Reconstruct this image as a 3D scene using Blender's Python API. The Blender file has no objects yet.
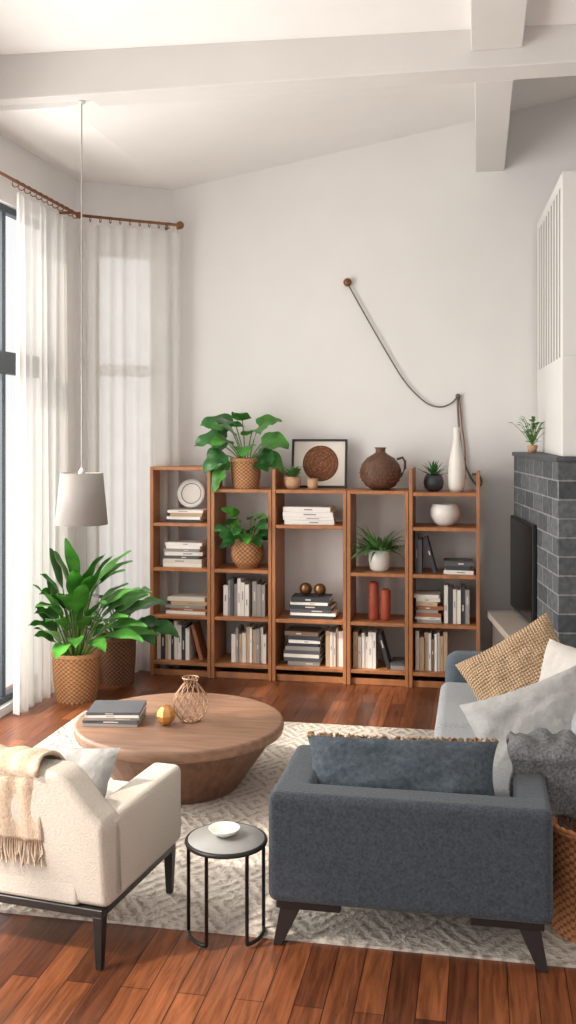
import bpy, math, random
from mathutils import Vector, Matrix, noise
random.seed(7)
TH=math.radians(10.76); C=math.cos(TH); SN=math.sin(TH)
def S(r,f):
    """room floor position, r metres right and f metres ahead of the tripod"""
    return (r*C-f*SN, r*SN+f*C)
def lin(c):
    return tuple(((x/255)/12.92 if x/255<=0.04045 else ((x/255+0.055)/1.055)**2.4) for x in c)+(1.0,)

# ---------------------------------------------------------------- materials
def base_mat(name):
    m=bpy.data.materials.new(name); m.use_nodes=True
    nt=m.node_tree; b=nt.nodes['Principled BSDF']
    return m,nt,b
def M(name,col,rough=0.6,var=0.12,scale=8.0,bump=0.0,bscale=60.0,metal=0.0,stretch=(1,1,1),sheen=0.0,spec=None):
    m,nt,b=base_mat(name)
    tc=nt.nodes.new('ShaderNodeTexCoord'); mp=nt.nodes.new('ShaderNodeMapping')
    mp.inputs['Scale'].default_value=stretch
    nt.links.new(tc.outputs['Object'],mp.inputs['Vector'])
    n=nt.nodes.new('ShaderNodeTexNoise'); n.inputs['Scale'].default_value=scale; n.inputs['Detail'].default_value=5
    nt.links.new(mp.outputs['Vector'],n.inputs['Vector'])
    r=nt.nodes.new('ShaderNodeValToRGB')
    l=lin(col)
    r.color_ramp.elements[0].position=0.3; r.color_ramp.elements[1].position=0.7
    r.color_ramp.elements[0].color=tuple(x*(1-var) for x in l[:3])+(1,)
    r.color_ramp.elements[1].color=tuple(min(1,x*(1+var)) for x in l[:3])+(1,)
    nt.links.new(n.outputs['Fac'],r.inputs['Fac']); nt.links.new(r.outputs['Color'],b.inputs['Base Color'])
    b.inputs['Roughness'].default_value=rough; b.inputs['Metallic'].default_value=metal
    if spec is not None: b.inputs['Specular IOR Level'].default_value=spec
    if sheen: b.inputs['Sheen Weight'].default_value=sheen
    if bump:
        n2=nt.nodes.new('ShaderNodeTexNoise'); n2.inputs['Scale'].default_value=bscale; n2.inputs['Detail'].default_value=3
        nt.links.new(mp.outputs['Vector'],n2.inputs['Vector'])
        bp=nt.nodes.new('ShaderNodeBump'); bp.inputs['Strength'].default_value=bump; bp.inputs['Distance'].default_value=0.01
        nt.links.new(n2.outputs['Fac'],bp.inputs['Height']); nt.links.new(bp.outputs['Normal'],b.inputs['Normal'])
    return m
wall_m=M('wall_plaster',(224,222,220),0.9,0.015,3,0.05,90)
ceil_m=M('ceiling_plaster',(236,234,231),0.9,0.015,3)
beam_m=M('beam_paint',(212,209,205),0.8,0.02,3)
trim_m=M('trim_white',(214,212,209),0.6,0.01)
gap_shade_m=M('balustrade_gap_shade',(134,132,130),0.8,0.03)  # shade between the slats, put into the grey of a backing panel
wood_m=M('shelf_wood',(164,108,68),0.45,0.2,5,0.1,40,stretch=(3,3,0.6))
table_m=M('table_wood',(146,112,90),0.42,0.26,4,0.08,40,stretch=(1,7,7))
tablebase_m=M('table_base_wood',(116,80,60),0.45,0.28,5,0.08,40,stretch=(6,6,0.6))
slate_m=M('slate_fabric_shaded',(60,67,75),0.95,0.4,100,0.6,130,sheen=0.15)  # sofa upholstery on the shaded side, the shade put into its colour
grey_m=M('grey_fabric_lit',(158,161,164),0.95,0.16,100,0.5,130,sheen=0.1)  # same sofa where light falls on it, brightness painted into the colour
lightp_m=M('pillow_grey_fabric',(164,163,161),0.95,0.14,14,0.5,50)
whitep_m=M('pillow_white_fabric',(196,191,184),0.95,0.05,14,0.35,30)
blue_m=M('pillow_blue_fabric',(72,81,89),0.95,0.3,50,0.6,70)
cream_m=M('cream_fabric',(200,192,180),0.95,0.08,140,0.35,150,sheen=0.1)
throw_m=M('throw_fabric',(202,180,156),0.95,0.12,60,0.5,160)
blanket_m=M('blanket_knit',(108,109,110),0.95,0.45,80,0.9,100)
black_m=M('black_metal',(26,24,24),0.45,0.1,8)
dkwood_m=M('dark_leg_wood',(34,28,26),0.45,0.2,8)
tvm=M('tv_black',(10,11,13),0.2,0.05,4)
white_c=M('white_ceramic',(224,220,213),0.35,0.03,10)
dark_c=M('dark_ceramic',(50,52,56),0.4,0.15,20,0.2,60)
brown_c=M('brown_ceramic',(92,62,46),0.6,0.35,18,0.5,50)
terra_c=M('terracotta_pale',(190,150,118),0.7,0.1,20)
red_c=M('red_clay',(156,68,44),0.6,0.15,20)
leaf_m=M('leaf_green',(72,134,50),0.36,0.5,7)
leaf2_m=M('leaf_dark_green',(46,102,46),0.36,0.4,6)
fern_m=M('fern_green',(86,136,66),0.5,0.3,8)
stem_m=M('stem_green',(96,134,58),0.5,0.2,8)
soil_m=M('soil',(50,36,26),0.95,0.3,30,0.6,60)
wick_m=M('wicker_tan',(190,140,96),0.75,0.2,60,0.2,120); wick_d=M('wicker_tan_groove_shade',(138,94,60),0.85,0.2,60)  # second tone paints groove shade onto the inset weave cells
wick2_m=M('wicker_brown',(136,98,70),0.75,0.25,60,0.2,120); wick2_d=M('wicker_brown_groove_shade',(92,62,42),0.85,0.2,60)  # darker copy again carries painted shade for the sunken cells
bag_m=M('wicker_orange',(186,126,82),0.75,0.25,60,0.2,120); bag_d=M('wicker_orange_groove_shade',(132,82,50),0.85,0.2,60)  # darker copy is groove shade held in the colour
fringe_m=M('fringe_tan',(164,132,98),0.9,0.2,60)
brass_m=M('antique_brass',(122,88,58),0.35,0.15,10,metal=0.8)
rod_m=M('rod_bronze',(128,84,54),0.4,0.15,10,metal=0.3)
gold_m=M('gold_glass',(206,150,84),0.25,0.2,10,metal=0.5)
winf_m=M('window_frame_grey',(58,66,74),0.5,0.05)
cord_m=M('cord_grey',(104,96,90),0.6,0.05)
line_m=M('lamp_cord_pale',(150,142,136),0.6,0.05)
marble_m=M('tabletop_grey',(160,160,158),0.35,0.06,10)

def shade_mat():
    m,nt,b=base_mat('lamp_shade_linen')
    b.inputs['Base Color'].default_value=lin((150,144,139)); b.inputs['Roughness'].default_value=0.9
    w=nt.nodes.new('ShaderNodeTexNoise'); w.inputs['Scale'].default_value=300
    bp=nt.nodes.new('ShaderNodeBump'); bp.inputs['Strength'].default_value=0.2; bp.inputs['Distance'].default_value=0.005
    nt.links.new(w.outputs['Fac'],bp.inputs['Height']); nt.links.new(bp.outputs['Normal'],b.inputs['Normal'])
    return m
shade_m=shade_mat()
def sheer_mat():
    m=bpy.data.materials.new('sheer_curtain'); m.use_nodes=True; nt=m.node_tree; nt.nodes.clear()
    o=nt.nodes.new('ShaderNodeOutputMaterial'); d=nt.nodes.new('ShaderNodeBsdfDiffuse'); t=nt.nodes.new('ShaderNodeBsdfTranslucent')
    tr=nt.nodes.new('ShaderNodeBsdfTransparent'); a=nt.nodes.new('ShaderNodeMixShader'); b=nt.nodes.new('ShaderNodeMixShader')
    n=nt.nodes.new('ShaderNodeTexNoise'); n.inputs['Scale'].default_value=6
    tc=nt.nodes.new('ShaderNodeTexCoord'); nt.links.new(tc.outputs['Object'],n.inputs['Vector'])
    r=nt.nodes.new('ShaderNodeValToRGB'); r.color_ramp.elements[0].color=(.74,.72,.69,1); r.color_ramp.elements[1].color=(.84,.82,.79,1)
    nt.links.new(n.outputs['Fac'],r.inputs['Fac'])
    nt.links.new(r.outputs['Color'],d.inputs['Color']); nt.links.new(r.outputs['Color'],t.inputs['Color'])
    a.inputs['Fac'].default_value=0.45; nt.links.new(d.outputs[0],a.inputs[1]); nt.links.new(t.outputs[0],a.inputs[2])
    b.inputs['Fac'].default_value=0.24; nt.links.new(a.outputs[0],b.inputs[1]); nt.links.new(tr.outputs[0],b.inputs[2])
    nt.links.new(b.outputs[0],o.inputs['Surface']); return m
sheer_m=sheer_mat()
def glass_mat():
    m=bpy.data.materials.new('window_glass'); m.use_nodes=True; nt=m.node_tree; nt.nodes.clear()
    o=nt.nodes.new('ShaderNodeOutputMaterial'); g=nt.nodes.new('ShaderNodeBsdfGlossy'); t=nt.nodes.new('ShaderNodeBsdfTransparent')
    g.inputs['Roughness'].default_value=0.05; x=nt.nodes.new('ShaderNodeMixShader'); x.inputs['Fac'].default_value=0.05
    nt.links.new(t.outputs[0],x.inputs[1]); nt.links.new(g.outputs[0],x.inputs[2]); nt.links.new(x.outputs[0],o.inputs['Surface']); return m
glass_m=glass_mat()
def floor_mat():
    m,nt,b=base_mat('floor_planks')
    tc=nt.nodes.new('ShaderNodeTexCoord'); sp=nt.nodes.new('ShaderNodeSeparateXYZ'); cb=nt.nodes.new('ShaderNodeCombineXYZ')
    nt.links.new(tc.outputs['Object'],sp.inputs[0]); nt.links.new(sp.outputs['Y'],cb.inputs['X']); nt.links.new(sp.outputs['X'],cb.inputs['Y'])
    br=nt.nodes.new('ShaderNodeTexBrick'); br.offset=0.37
    br.inputs['Color1'].default_value=lin((154,92,56)); br.inputs['Color2'].default_value=lin((94,52,33)); br.inputs['Mortar'].default_value=lin((38,19,12))
    br.inputs['Scale'].default_value=1.0; br.inputs['Mortar Size'].default_value=0.0018; br.inputs['Brick Width'].default_value=1.3; br.inputs['Row Height'].default_value=0.105
    nt.links.new(cb.outputs[0],br.inputs['Vector'])
    mp=nt.nodes.new('ShaderNodeMapping'); mp.inputs['Scale'].default_value=(16,1.2,1); nt.links.new(tc.outputs['Object'],mp.inputs['Vector'])
    n=nt.nodes.new('ShaderNodeTexNoise'); n.inputs['Scale'].default_value=3; n.inputs['Detail'].default_value=8; n.inputs['Distortion'].default_value=0.9
    nt.links.new(mp.outputs[0],n.inputs['Vector'])
    r=nt.nodes.new('ShaderNodeValToRGB'); r.color_ramp.elements[0].position=0.32; r.color_ramp.elements[1].position=0.66
    r.color_ramp.elements[0].color=(.46,.42,.40,1); r.color_ramp.elements[1].color=(1.06,1.06,1.06,1)
    nt.links.new(n.outputs['Fac'],r.inputs['Fac'])
    mx=nt.nodes.new('ShaderNodeMix'); mx.data_type='RGBA'; mx.blend_type='MULTIPLY'; mx.inputs[0].default_value=1
    nt.links.new(br.outputs['Color'],mx.inputs[6]); nt.links.new(r.outputs['Color'],mx.inputs[7])
    nt.links.new(mx.outputs[2],b.inputs['Base Color'])
    b.inputs['Roughness'].default_value=0.33
    bp=nt.nodes.new('ShaderNodeBump'); bp.invert=True; bp.inputs['Strength'].default_value=0.3; bp.inputs['Distance'].default_value=0.004
    nt.links.new(br.outputs['Fac'],bp.inputs['Height']); nt.links.new(bp.outputs['Normal'],b.inputs['Normal'])
    return m
floor_m=floor_mat()
def brick_mat():
    m,nt,b=base_mat('grey_brick')
    tc=nt.nodes.new('ShaderNodeTexCoord'); sp=nt.nodes.new('ShaderNodeSeparateXYZ'); cb=nt.nodes.new('ShaderNodeCombineXYZ'); ad=nt.nodes.new('ShaderNodeMath')
    nt.links.new(tc.outputs['Object'],sp.inputs[0]); nt.links.new(sp.outputs['X'],ad.inputs[0]); nt.links.new(sp.outputs['Y'],ad.inputs[1])
    nt.links.new(ad.outputs[0],cb.inputs['X']); nt.links.new(sp.outputs['Z'],cb.inputs['Y'])
    br=nt.nodes.new('ShaderNodeTexBrick')
    br.inputs['Color1'].default_value=lin((102,105,108)); br.inputs['Color2'].default_value=lin((70,73,77)); br.inputs['Mortar'].default_value=lin((142,144,146))
    br.inputs['Scale'].default_value=1.0; br.inputs['Mortar Size'].default_value=0.006; br.inputs['Mortar Smooth'].default_value=0.3; br.inputs['Brick Width'].default_value=0.30; br.inputs['Row Height'].default_value=0.12
    nt.links.new(cb.outputs[0],br.inputs['Vector'])
    n=nt.nodes.new('ShaderNodeTexNoise'); n.inputs['Scale'].default_value=22; n.inputs['Detail'].default_value=6; nt.links.new(tc.outputs['Object'],n.inputs['Vector'])
    r=nt.nodes.new('ShaderNodeValToRGB'); r.color_ramp.elements[0].position=0.3; r.color_ramp.elements[1].position=0.7
    r.color_ramp.elements[0].color=(.6,.6,.6,1); r.color_ramp.elements[1].color=(1.15,1.15,1.15,1); nt.links.new(n.outputs['Fac'],r.inputs['Fac'])
    mx=nt.nodes.new('ShaderNodeMix'); mx.data_type='RGBA'; mx.blend_type='MULTIPLY'; mx.inputs[0].default_value=1
    nt.links.new(br.outputs['Color'],mx.inputs[6]); nt.links.new(r.outputs['Color'],mx.inputs[7]); nt.links.new(mx.outputs[2],b.inputs['Base Color'])
    b.inputs['Roughness'].default_value=0.9
    s1=nt.nodes.new('ShaderNodeMath'); s1.operation='SUBTRACT'; nt.links.new(n.outputs['Fac'],s1.inputs[0]); nt.links.new(br.outputs['Fac'],s1.inputs[1])
    bp=nt.nodes.new('ShaderNodeBump'); bp.inputs['Strength'].default_value=0.7; bp.inputs['Distance'].default_value=0.012
    nt.links.new(s1.outputs[0],bp.inputs['Height']); nt.links.new(bp.outputs['Normal'],b.inputs['Normal'])
    return m
brick_m=brick_mat()
def mathn(nt,op,a,b=None):
    n=nt.nodes.new('ShaderNodeMath'); n.operation=op
    for i,x in enumerate((a,b)):
        if x is None: continue
        if isinstance(x,(int,float)): n.inputs[i].default_value=x
        else: nt.links.new(x,n.inputs[i])
    return n.outputs[0]
def rug_mat():
    m,nt,b=base_mat('rug_woven')
    tc=nt.nodes.new('ShaderNodeTexCoord'); sp=nt.nodes.new('ShaderNodeSeparateXYZ'); nt.links.new(tc.outputs['Object'],sp.inputs[0])
    fx=mathn(nt,'ABSOLUTE',mathn(nt,'SUBTRACT',mathn(nt,'FRACT',mathn(nt,'MULTIPLY',sp.outputs['X'],3.0)),0.5))
    fy=mathn(nt,'ABSOLUTE',mathn(nt,'SUBTRACT',mathn(nt,'FRACT',mathn(nt,'MULTIPLY',sp.outputs['Y'],2.2)),0.5))
    s=mathn(nt,'ADD',fx,fy)
    w=mathn(nt,'SINE',mathn(nt,'MULTIPLY',s,31.4))
    n=nt.nodes.new('ShaderNodeTexNoise'); n.inputs['Scale'].default_value=40; n.inputs['Detail'].default_value=5; nt.links.new(tc.outputs['Object'],n.inputs['Vector'])
    w2=mathn(nt,'ADD',mathn(nt,'MULTIPLY',w,0.40),mathn(nt,'MULTIPLY',mathn(nt,'SUBTRACT',n.outputs['Fac'],0.5),3.0))
    r=nt.nodes.new('ShaderNodeValToRGB'); r.color_ramp.elements[0].position=0.0; r.color_ramp.elements[1].position=0.65
    r.color_ramp.elements[0].color=lin((204,194,182)); r.color_ramp.elements[1].color=lin((162,150,138))
    nt.links.new(w2,r.inputs['Fac']); nt.links.new(r.outputs['Color'],b.inputs['Base Color']); b.inputs['Roughness'].default_value=1
    bp=nt.nodes.new('ShaderNodeBump'); bp.inputs['Strength'].default_value=0.5; bp.inputs['Distance'].default_value=0.012
    nt.links.new(w2,bp.inputs['Height']); nt.links.new(bp.outputs['Normal'],b.inputs['Normal'])
    return m
rug_m=rug_mat()
def weave_mat():
    m,nt,b=base_mat('woven_beige')
    tc=nt.nodes.new('ShaderNodeTexCoord'); sp=nt.nodes.new('ShaderNodeSeparateXYZ'); nt.links.new(tc.outputs['Object'],sp.inputs[0])
    a=mathn(nt,'SINE',mathn(nt,'MULTIPLY',mathn(nt,'ADD',sp.outputs['X'],sp.outputs['Y']),190))
    c=mathn(nt,'SINE',mathn(nt,'MULTIPLY',mathn(nt,'SUBTRACT',sp.outputs['X'],sp.outputs['Y']),190))
    p=mathn(nt,'MULTIPLY',a,c)
    r=nt.nodes.new('ShaderNodeValToRGB'); r.color_ramp.elements[0].position=0.0; r.color_ramp.elements[1].position=0.6
    r.color_ramp.elements[0].color=lin((144,110,80)); r.color_ramp.elements[1].color=lin((198,168,134))
    nt.links.new(mathn(nt,'ADD',mathn(nt,'MULTIPLY',p,0.5),0.5),r.inputs['Fac']); nt.links.new(r.outputs['Color'],b.inputs['Base Color']); b.inputs['Roughness'].default_value=0.9
    bp=nt.nodes.new('ShaderNodeBump'); bp.inputs['Strength'].default_value=0.8; bp.inputs['Distance'].default_value=0.01
    nt.links.new(p,bp.inputs['Height']); nt.links.new(bp.outputs['Normal'],b.inputs['Normal'])
    return m
weave_m=weave_mat()

# ---------------------------------------------------------------- mesh builder
class MB:
    def __init__(s): s.v=[]; s.f=[]; s.mi=[]; s.sm=[]; s.mats=[]
    def m(s,mat):
        if mat not in s.mats: s.mats.append(mat)
        return s.mats.index(mat)
    def add(s,vs,fs,mat,smooth=False,mx=None):
        o=len(s.v); k=s.m(mat)
        for p in vs:
            p=Vector(p)
            if mx is not None: p=mx@p
            s.v.append(tuple(p))
        for f in fs: s.f.append([i+o for i in f]); s.mi.append(k); s.sm.append(smooth)
    def box(s,x0,x1,y0,y1,z0,z1,mat,mx=None):
        vs=[(x,y,z) for z in (z0,z1) for y in (y0,y1) for x in (x0,x1)]
        s.add(vs,[(0,2,3,1),(4,5,7,6),(0,1,5,4),(2,6,7,3),(0,4,6,2),(1,3,7,5)],mat,False,mx)
    def lathe(s,prof,mat,c=(0,0,0),seg=40,mod=None,mx=None,smooth=True,cap=True,mat2=None,test=None):
        vs=[];fs=[];n=len(prof)
        for i,(r,z) in enumerate(prof):
            for j in range(seg):
                a=2*math.pi*j/seg; rr=r+(mod(a,z,i,j) if mod else 0)
                vs.append((c[0]+rr*math.cos(a),c[1]+rr*math.sin(a),c[2]+z))
        for i in range(n-1):
            for j in range(seg):
                k=(j+1)%seg; fs.append((i*seg+j,i*seg+k,(i+1)*seg+k,(i+1)*seg+j))
        if cap:
            fs.append(tuple(range(seg))[::-1]); fs.append(tuple((n-1)*seg+j for j in range(seg)))
        f0=len(s.f); s.add(vs,fs,mat,smooth,mx)
        if mat2:
            k2=s.m(mat2)
            for i in range(n-1):
                for j in range(seg):
                    if test(i,j): s.mi[f0+i*seg+j]=k2
    def tube(s,pts,r,mat,seg=8,closed=False,mx=None):
        pts=[Vector(p) for p in pts]; n=len(pts); vs=[];fs=[]
        for i,p in enumerate(pts):
            if closed: t=pts[(i+1)%n]-pts[i-1]
            else: t=pts[min(i+1,n-1)]-pts[max(i-1,0)]
            t.normalize(); up=Vector((0,0,1)) if abs(t.z)<0.95 else Vector((1,0,0))
            a=t.cross(up).normalized(); b=t.cross(a).normalized()
            rr=r[i] if isinstance(r,(list,tuple)) else r
            for j in range(seg):
                q=2*math.pi*j/seg; vs.append(tuple(p+a*math.cos(q)*rr+b*math.sin(q)*rr))
        for i in range(n if closed else n-1):
            i2=(i+1)%n
            for j in range(seg):
                k=(j+1)%seg; fs.append((i*seg+j,i*seg+k,i2*seg+k,i2*seg+j))
        if not closed:
            fs.append(tuple(range(seg))); fs.append(tuple((n-1)*seg+j for j in range(seg))[::-1])
        s.add(vs,fs,mat,True,mx)
    def sphere(s,c,r,mat,seg=20,sc=(1,1,1)):
        prof=[(r*math.sin(math.pi*i/12)+1e-4,-r*math.cos(math.pi*i/12)) for i in range(13)]
        mx=Matrix.Translation(c)@Matrix.Diagonal((sc[0],sc[1],sc[2],1))
        s.lathe(prof,mat,seg=seg,mx=mx)
    def leaf(s,base,yaw,elev,L,W,mat,droop=0.8,shape='lance',fold=0.25,stem=0.0,stem_r=0.004,roll=0.0):
        base=Vector(base); n=12
        h=Vector((math.cos(yaw),math.sin(yaw),0)); side=Vector((-math.sin(yaw),math.cos(yaw),0))
        p=base.copy(); e=elev
        if stem>0:
            sp=[p.copy()]
            for i in range(5):
                e=elev-droop*0.25*(i/5); p=p+(h*math.cos(e)+Vector((0,0,1))*math.sin(e))*(stem/5); sp.append(p.copy())
            s.tube(sp,stem_r,stem_m,6)
            e0=e
        else: e0=elev
        vs=[];fs=[]
        for i in range(n+1):
            t=i/n; e=e0-droop*(0.25+0.75*t if stem>0 else t)
            d=h*math.cos(e)+Vector((0,0,1))*math.sin(e); up=-h*math.sin(e)+Vector((0,0,1))*math.cos(e)
            sd=side*math.cos(roll)+up*math.sin(roll); u2=up*math.cos(roll)-side*math.sin(roll)
            if i>0: p=p+d*(L/n)
            if shape=='lance': w=W*math.sin(math.pi*min(1,(t*0.96+0.03)))**0.8*(1-0.25*t)
            elif shape=='heart': w=W*(max(0.0,1-t)**0.6)*(min(1,t*5+0.4))
            elif shape=='blade': w=W*(1-t)**0.7
            for k,q in enumerate((-1,-0.5,0,0.5,1)):
                wav=0.05*W*math.sin(t*12+q*2)*abs(q)
                vs.append(tuple(p+sd*(w*0.5*q)+u2*(abs(q)*fold*w*0.5+wav)))
        for i in range(n):
            for k in range(4):
                a=i*5+k; fs.append((a,a+1,a+6,a+5))
        s.add(vs,fs,mat,True)
    def keep(s,fn): s.v=[fn(*p) for p in s.v]
    def done(s,name,parent=None,bevel=0,seg=2,solid=0,subd=0,loc=None,rz=0):
        me=bpy.data.meshes.new(name); me.from_pydata(s.v,[],s.f)
        for m in s.mats: me.materials.append(m)
        for p,k,q in zip(me.polygons,s.mi,s.sm): p.material_index=k; p.use_smooth=q
        me.update()
        ob=bpy.data.objects.new(name,me); bpy.context.scene.collection.objects.link(ob)
        if loc is not None: ob.location=loc
        ob.rotation_euler=(0,0,rz)
        if parent: ob.parent=parent
        if solid: 
            q=ob.modifiers.new('solid','SOLIDIFY'); q.thickness=solid; q.offset=0
        if bevel:
            q=ob.modifiers.new('bevel','BEVEL'); q.width=bevel; q.segments=seg; q.limit_method='ANGLE'
            if seg>2:
                for p in me.polygons: p.use_smooth=True
                try:
                    q2=ob.modifiers.new('wn','WEIGHTED_NORMAL'); q2.keep_sharp=False
                except Exception: pass
        if subd:
            q=ob.modifiers.new('sub','SUBSURF'); q.levels=subd; q.render_levels=subd
        return ob
def empty(name,loc=(0,0,0),rz=0):
    e=bpy.data.objects.new(name,None); bpy.context.scene.collection.objects.link(e); e.location=loc; e.rotation_euler=(0,0,rz); e.empty_display_size=0.1; return e
def bx(name,x0,x1,y0,y1,z0,z1,mat,parent=None,bevel=0,seg=2,rz=0,loc=None):
    b=MB(); b.box(x0,x1,y0,y1,z0,z1,mat); return b.done(name,parent,bevel,seg,rz=rz,loc=loc)

# ---------------------------------------------------------------- room shell
UL=-3.26; VB=8.25
bx('floor',-3.6,3.0,-1.5,8.9,-0.1,0,floor_m)
bx('wall_back',-2.57,2.9,VB,VB+0.15,0,5.15,wall_m)
bx('wall_right',2.75,2.9,-1.5,VB,0,5.15,wall_m)
b=MB(); x0,x1=UL-0.15,UL
zb,zt=0.06,3.6
b.box(x0,x1,-1.5,7.77,zt,5.15,wall_m); b.box(x0,x1,-1.5,7.77,0,zb,wall_m)
b.box(x0,x1,-1.5,0.6,zb,zt,wall_m); b.box(x0,x1,3.3,4.0,zb,zt,wall_m); b.box(x0,x1,7.35,7.77,zb,zt,wall_m)
b.done('wall_left')
ang=math.atan2(8.25-7.77,-2.57+3.26); LC=math.hypot(0.48,0.69)
b=MB(); a0,a1=0.16,0.70
b.box(-0.05,a0,0,0.15,0,5.15,wall_m); b.box(a1,LC+0.05,0,0.15,0,5.15,wall_m); b.box(a0,a1,0,0.15,0,0.3,wall_m); b.box(a0,a1,0,0.15,3.5,5.15,wall_m)
b.done('wall_corner',loc=(UL,7.77,0),rz=ang)
def window(name,w,zb,zt,bars_v,bars_h,loc,rz,fm=winf_m):
    e=empty(name,loc,rz); b=MB(); t=0.05
    b.box(0,w,0.04,0.10,zb,zb+t,fm); b.box(0,w,0.04,0.10,zt-t,zt,fm)
    b.box(0,t,0.04,0.10,zb+t,zt-t,fm); b.box(w-t,w,0.04,0.10,zb+t,zt-t,fm)
    for x in bars_v: b.box(x-0.025,x+0.025,0.045,0.09,zb+t,zt-t,fm)
    for z,h in bars_h: b.box(t,w-t,0.042,0.098,z-h/2,z+h/2,fm)
    b.done('frame',e,0.004,1)
    g=MB(); g.add([(t,0.07,zb+t),(w-t,0.07,zb+t),(w-t,0.07,zt-t),(t,0.07,zt-t)],[(0,1,2,3)],glass_m); g.done('glass',e)
    return e
window('window_1',3.35,zb,zt,[1.2,2.60],[(2.48,0.16)],(UL,4.0,0),math.radians(90))
window('added_light_window',2.7,zb,zt,[1.35],[(2.48,0.16)],(UL,0.6,0),math.radians(90))  # unseen window, added nearer the camera to brighten the room
window('window_3',a1-a0,0.3,3.5,[],[(2.5,0.1)],(UL+a0*math.cos(ang),7.77+a0*math.sin(ang),0),ang,trim_m)
# ceiling
b=MB()
def cz(u): return 4.06+max(0,(u+2.57)*0.177)
vs=[];us=[-3.45,-2.57,3.0]
for z in (0,0.12):
    for v in (6.0,8.5):
        for u in us: vs.append((u,v,cz(u)+z))
b.add(vs,[(0,3,4,1),(1,4,5,2),(6,7,10,9),(7,8,11,10),(0,1,7,6),(1,2,8,7),(3,9,10,4),(4,10,11,5),(0,6,9,3),(2,5,11,8)],ceil_m)
vs=[(u,v,(4.385-(u+3.45)*0.02)+z) for z in (0,0.15) for v in (-1.5,6.0) for u in (-3.45,3.0)]
b.add(vs,[(0,2,3,1),(4,5,7,6),(0,1,5,4),(2,6,7,3),(0,4,6,2),(1,3,7,5)],ceil_m)
b.done('ceiling')
bx('ceiling_beam',-3.3,2.8,5.88,6.12,4.09,5.1,beam_m,bevel=0.006)
bx('ceiling_beam',-0.02,0.21,6.12,VB,4.09,4.62,beam_m,bevel=0.006)
bx('ceiling_beam',-0.04,0.25,-1.0,5.88,4.19,4.4,beam_m,bevel=0.006)
bx('baseboard_back',-2.55,1.5,VB-0.015,VB,0,0.09,trim_m)
bx('baseboard_corner',0,LC,-0.015,0,0,0.09,trim_m,loc=(UL,7.77,0),rz=ang)

# ---------------------------------------------------------------- curtains
def curtain(name,p0,p1,z0,z1,n,amp,seed,parent=None):
    rnd=random.Random(seed); p0=Vector(p0+(0,)); p1=Vector(p1+(0,)); d=(p1-p0); nn=Vector((-d.y,d.x,0)).normalized()
    nx=n*10; nz=16; vs=[];fs=[]; ph=[rnd.uniform(-1.3,1.3) for _ in range(n+2)]; am=[rnd.uniform(0.5,1.25) for _ in range(n+2)]
    for j in range(nz+1):
        tz=j/nz; z=z0+(z1-z0)*tz
        for i in range(nx+1):
            t=i/nx; k=int(t*n); fr=t*n-k; w=ph[k]*(1-fr)+ph[k+1]*fr; aa=am[k]*(1-fr)+am[k+1]*fr
            a=aa*amp*(0.45+0.55*(1-tz))*math.sin(2*math.pi*n*t+w)+0.3*amp*math.sin(2*math.pi*n*0.37*t+seed+tz*1.5)
            vs.append(tuple(p0+d*t+nn*a+Vector((0,0,z))))
    for j in range(nz):
        for i in range(nx):
            a=j*(nx+1)+i; fs.append((a,a+1,a+nx+2,a+nx+1))
    b=MB(); b.add(vs,fs,sheer_m,True); return b.done(name,parent)
curtain('sheer_curtain',(-3.17,6.50),(-3.17,7.52),0.01,3.66,8,0.04,3)
curtain('sheer_curtain',(-3.1,7.6),(-2.46,8.08),0.01,3.66,7,0.045,5)
e=empty('curtain_rod'); b=MB()
b.tube([(-3.14,5.2,3.72),(-3.14,6.4,3.72),(-3.14,7.56,3.72)],0.012,rod_m,10); b.tube([(-3.14,7.56,3.72),(-2.47,8.08,3.72)],0.012,rod_m,10)
b.sphere((-3.14,7.56,3.72),0.028,rod_m); b.sphere((-2.46,8.085,3.72),0.034,rod_m)
b.tube([(-3.14,6.1,3.72),(-3.26,6.1,3.72)],0.012,rod_m); b.tube([(-3.14,7.45,3.72),(-3.26,7.45,3.72)],0.012,rod_m)
b.tube([(-2.55,8.0,3.72),(-2.62,8.21,3.72)],0.012,rod_m)
for i in range(12):
    v=6.44+i*0.095; b.tube([(-3.14+0.026*math.cos(a),v,3.704+0.026*math.sin(a)) for a in [k*math.pi/5 for k in range(10)]],0.004,rod_m,5,True)
for i in range(10):
    t=0.05+i*0.1; x=-3.1+0.66*t; y=7.59+0.5*t
    b.tube([(x-0.026*math.cos(a)*0.58,y+0.026*math.cos(a)*0.8,3.704+0.026*math.sin(a)) for a in [k*math.pi/5 for k in range(10)]],0.004,rod_m,5,True)
b.done('rod',e)

# ---------------------------------------------------------------- pendant lamp
e=empty('pendant_lamp',(-2.475,6.0,0)); b=MB()
b.tube([(0,0,4.09),(0,0,1.75)],0.0045,line_m,8)
b.lathe([(0.02,4.075),(0.025,4.09)],trim_m,seg=20)
b.lathe([(0.012,1.70),(0.02,1.72),(0.02,1.735),(0.008,1.76)],trim_m,seg=16); b.done('cord',e)
b=MB(); b.lathe([(0.162,1.40),(0.132,1.727)],shade_m,seg=48,cap=False); b.done('shade',e,solid=0.005)
b=MB()
for k in range(3):
    a=k*2.094; b.tube([(0,0,1.715),(0.127*math.cos(a),0.127*math.sin(a),1.718)],0.003,black_m,6)
b.lathe([(0.02,1.55),(0.035,1.58),(0.02,1.66),(0.012,1.70)],white_c,seg=16); b.done('bulb_and_spider',e)

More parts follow.
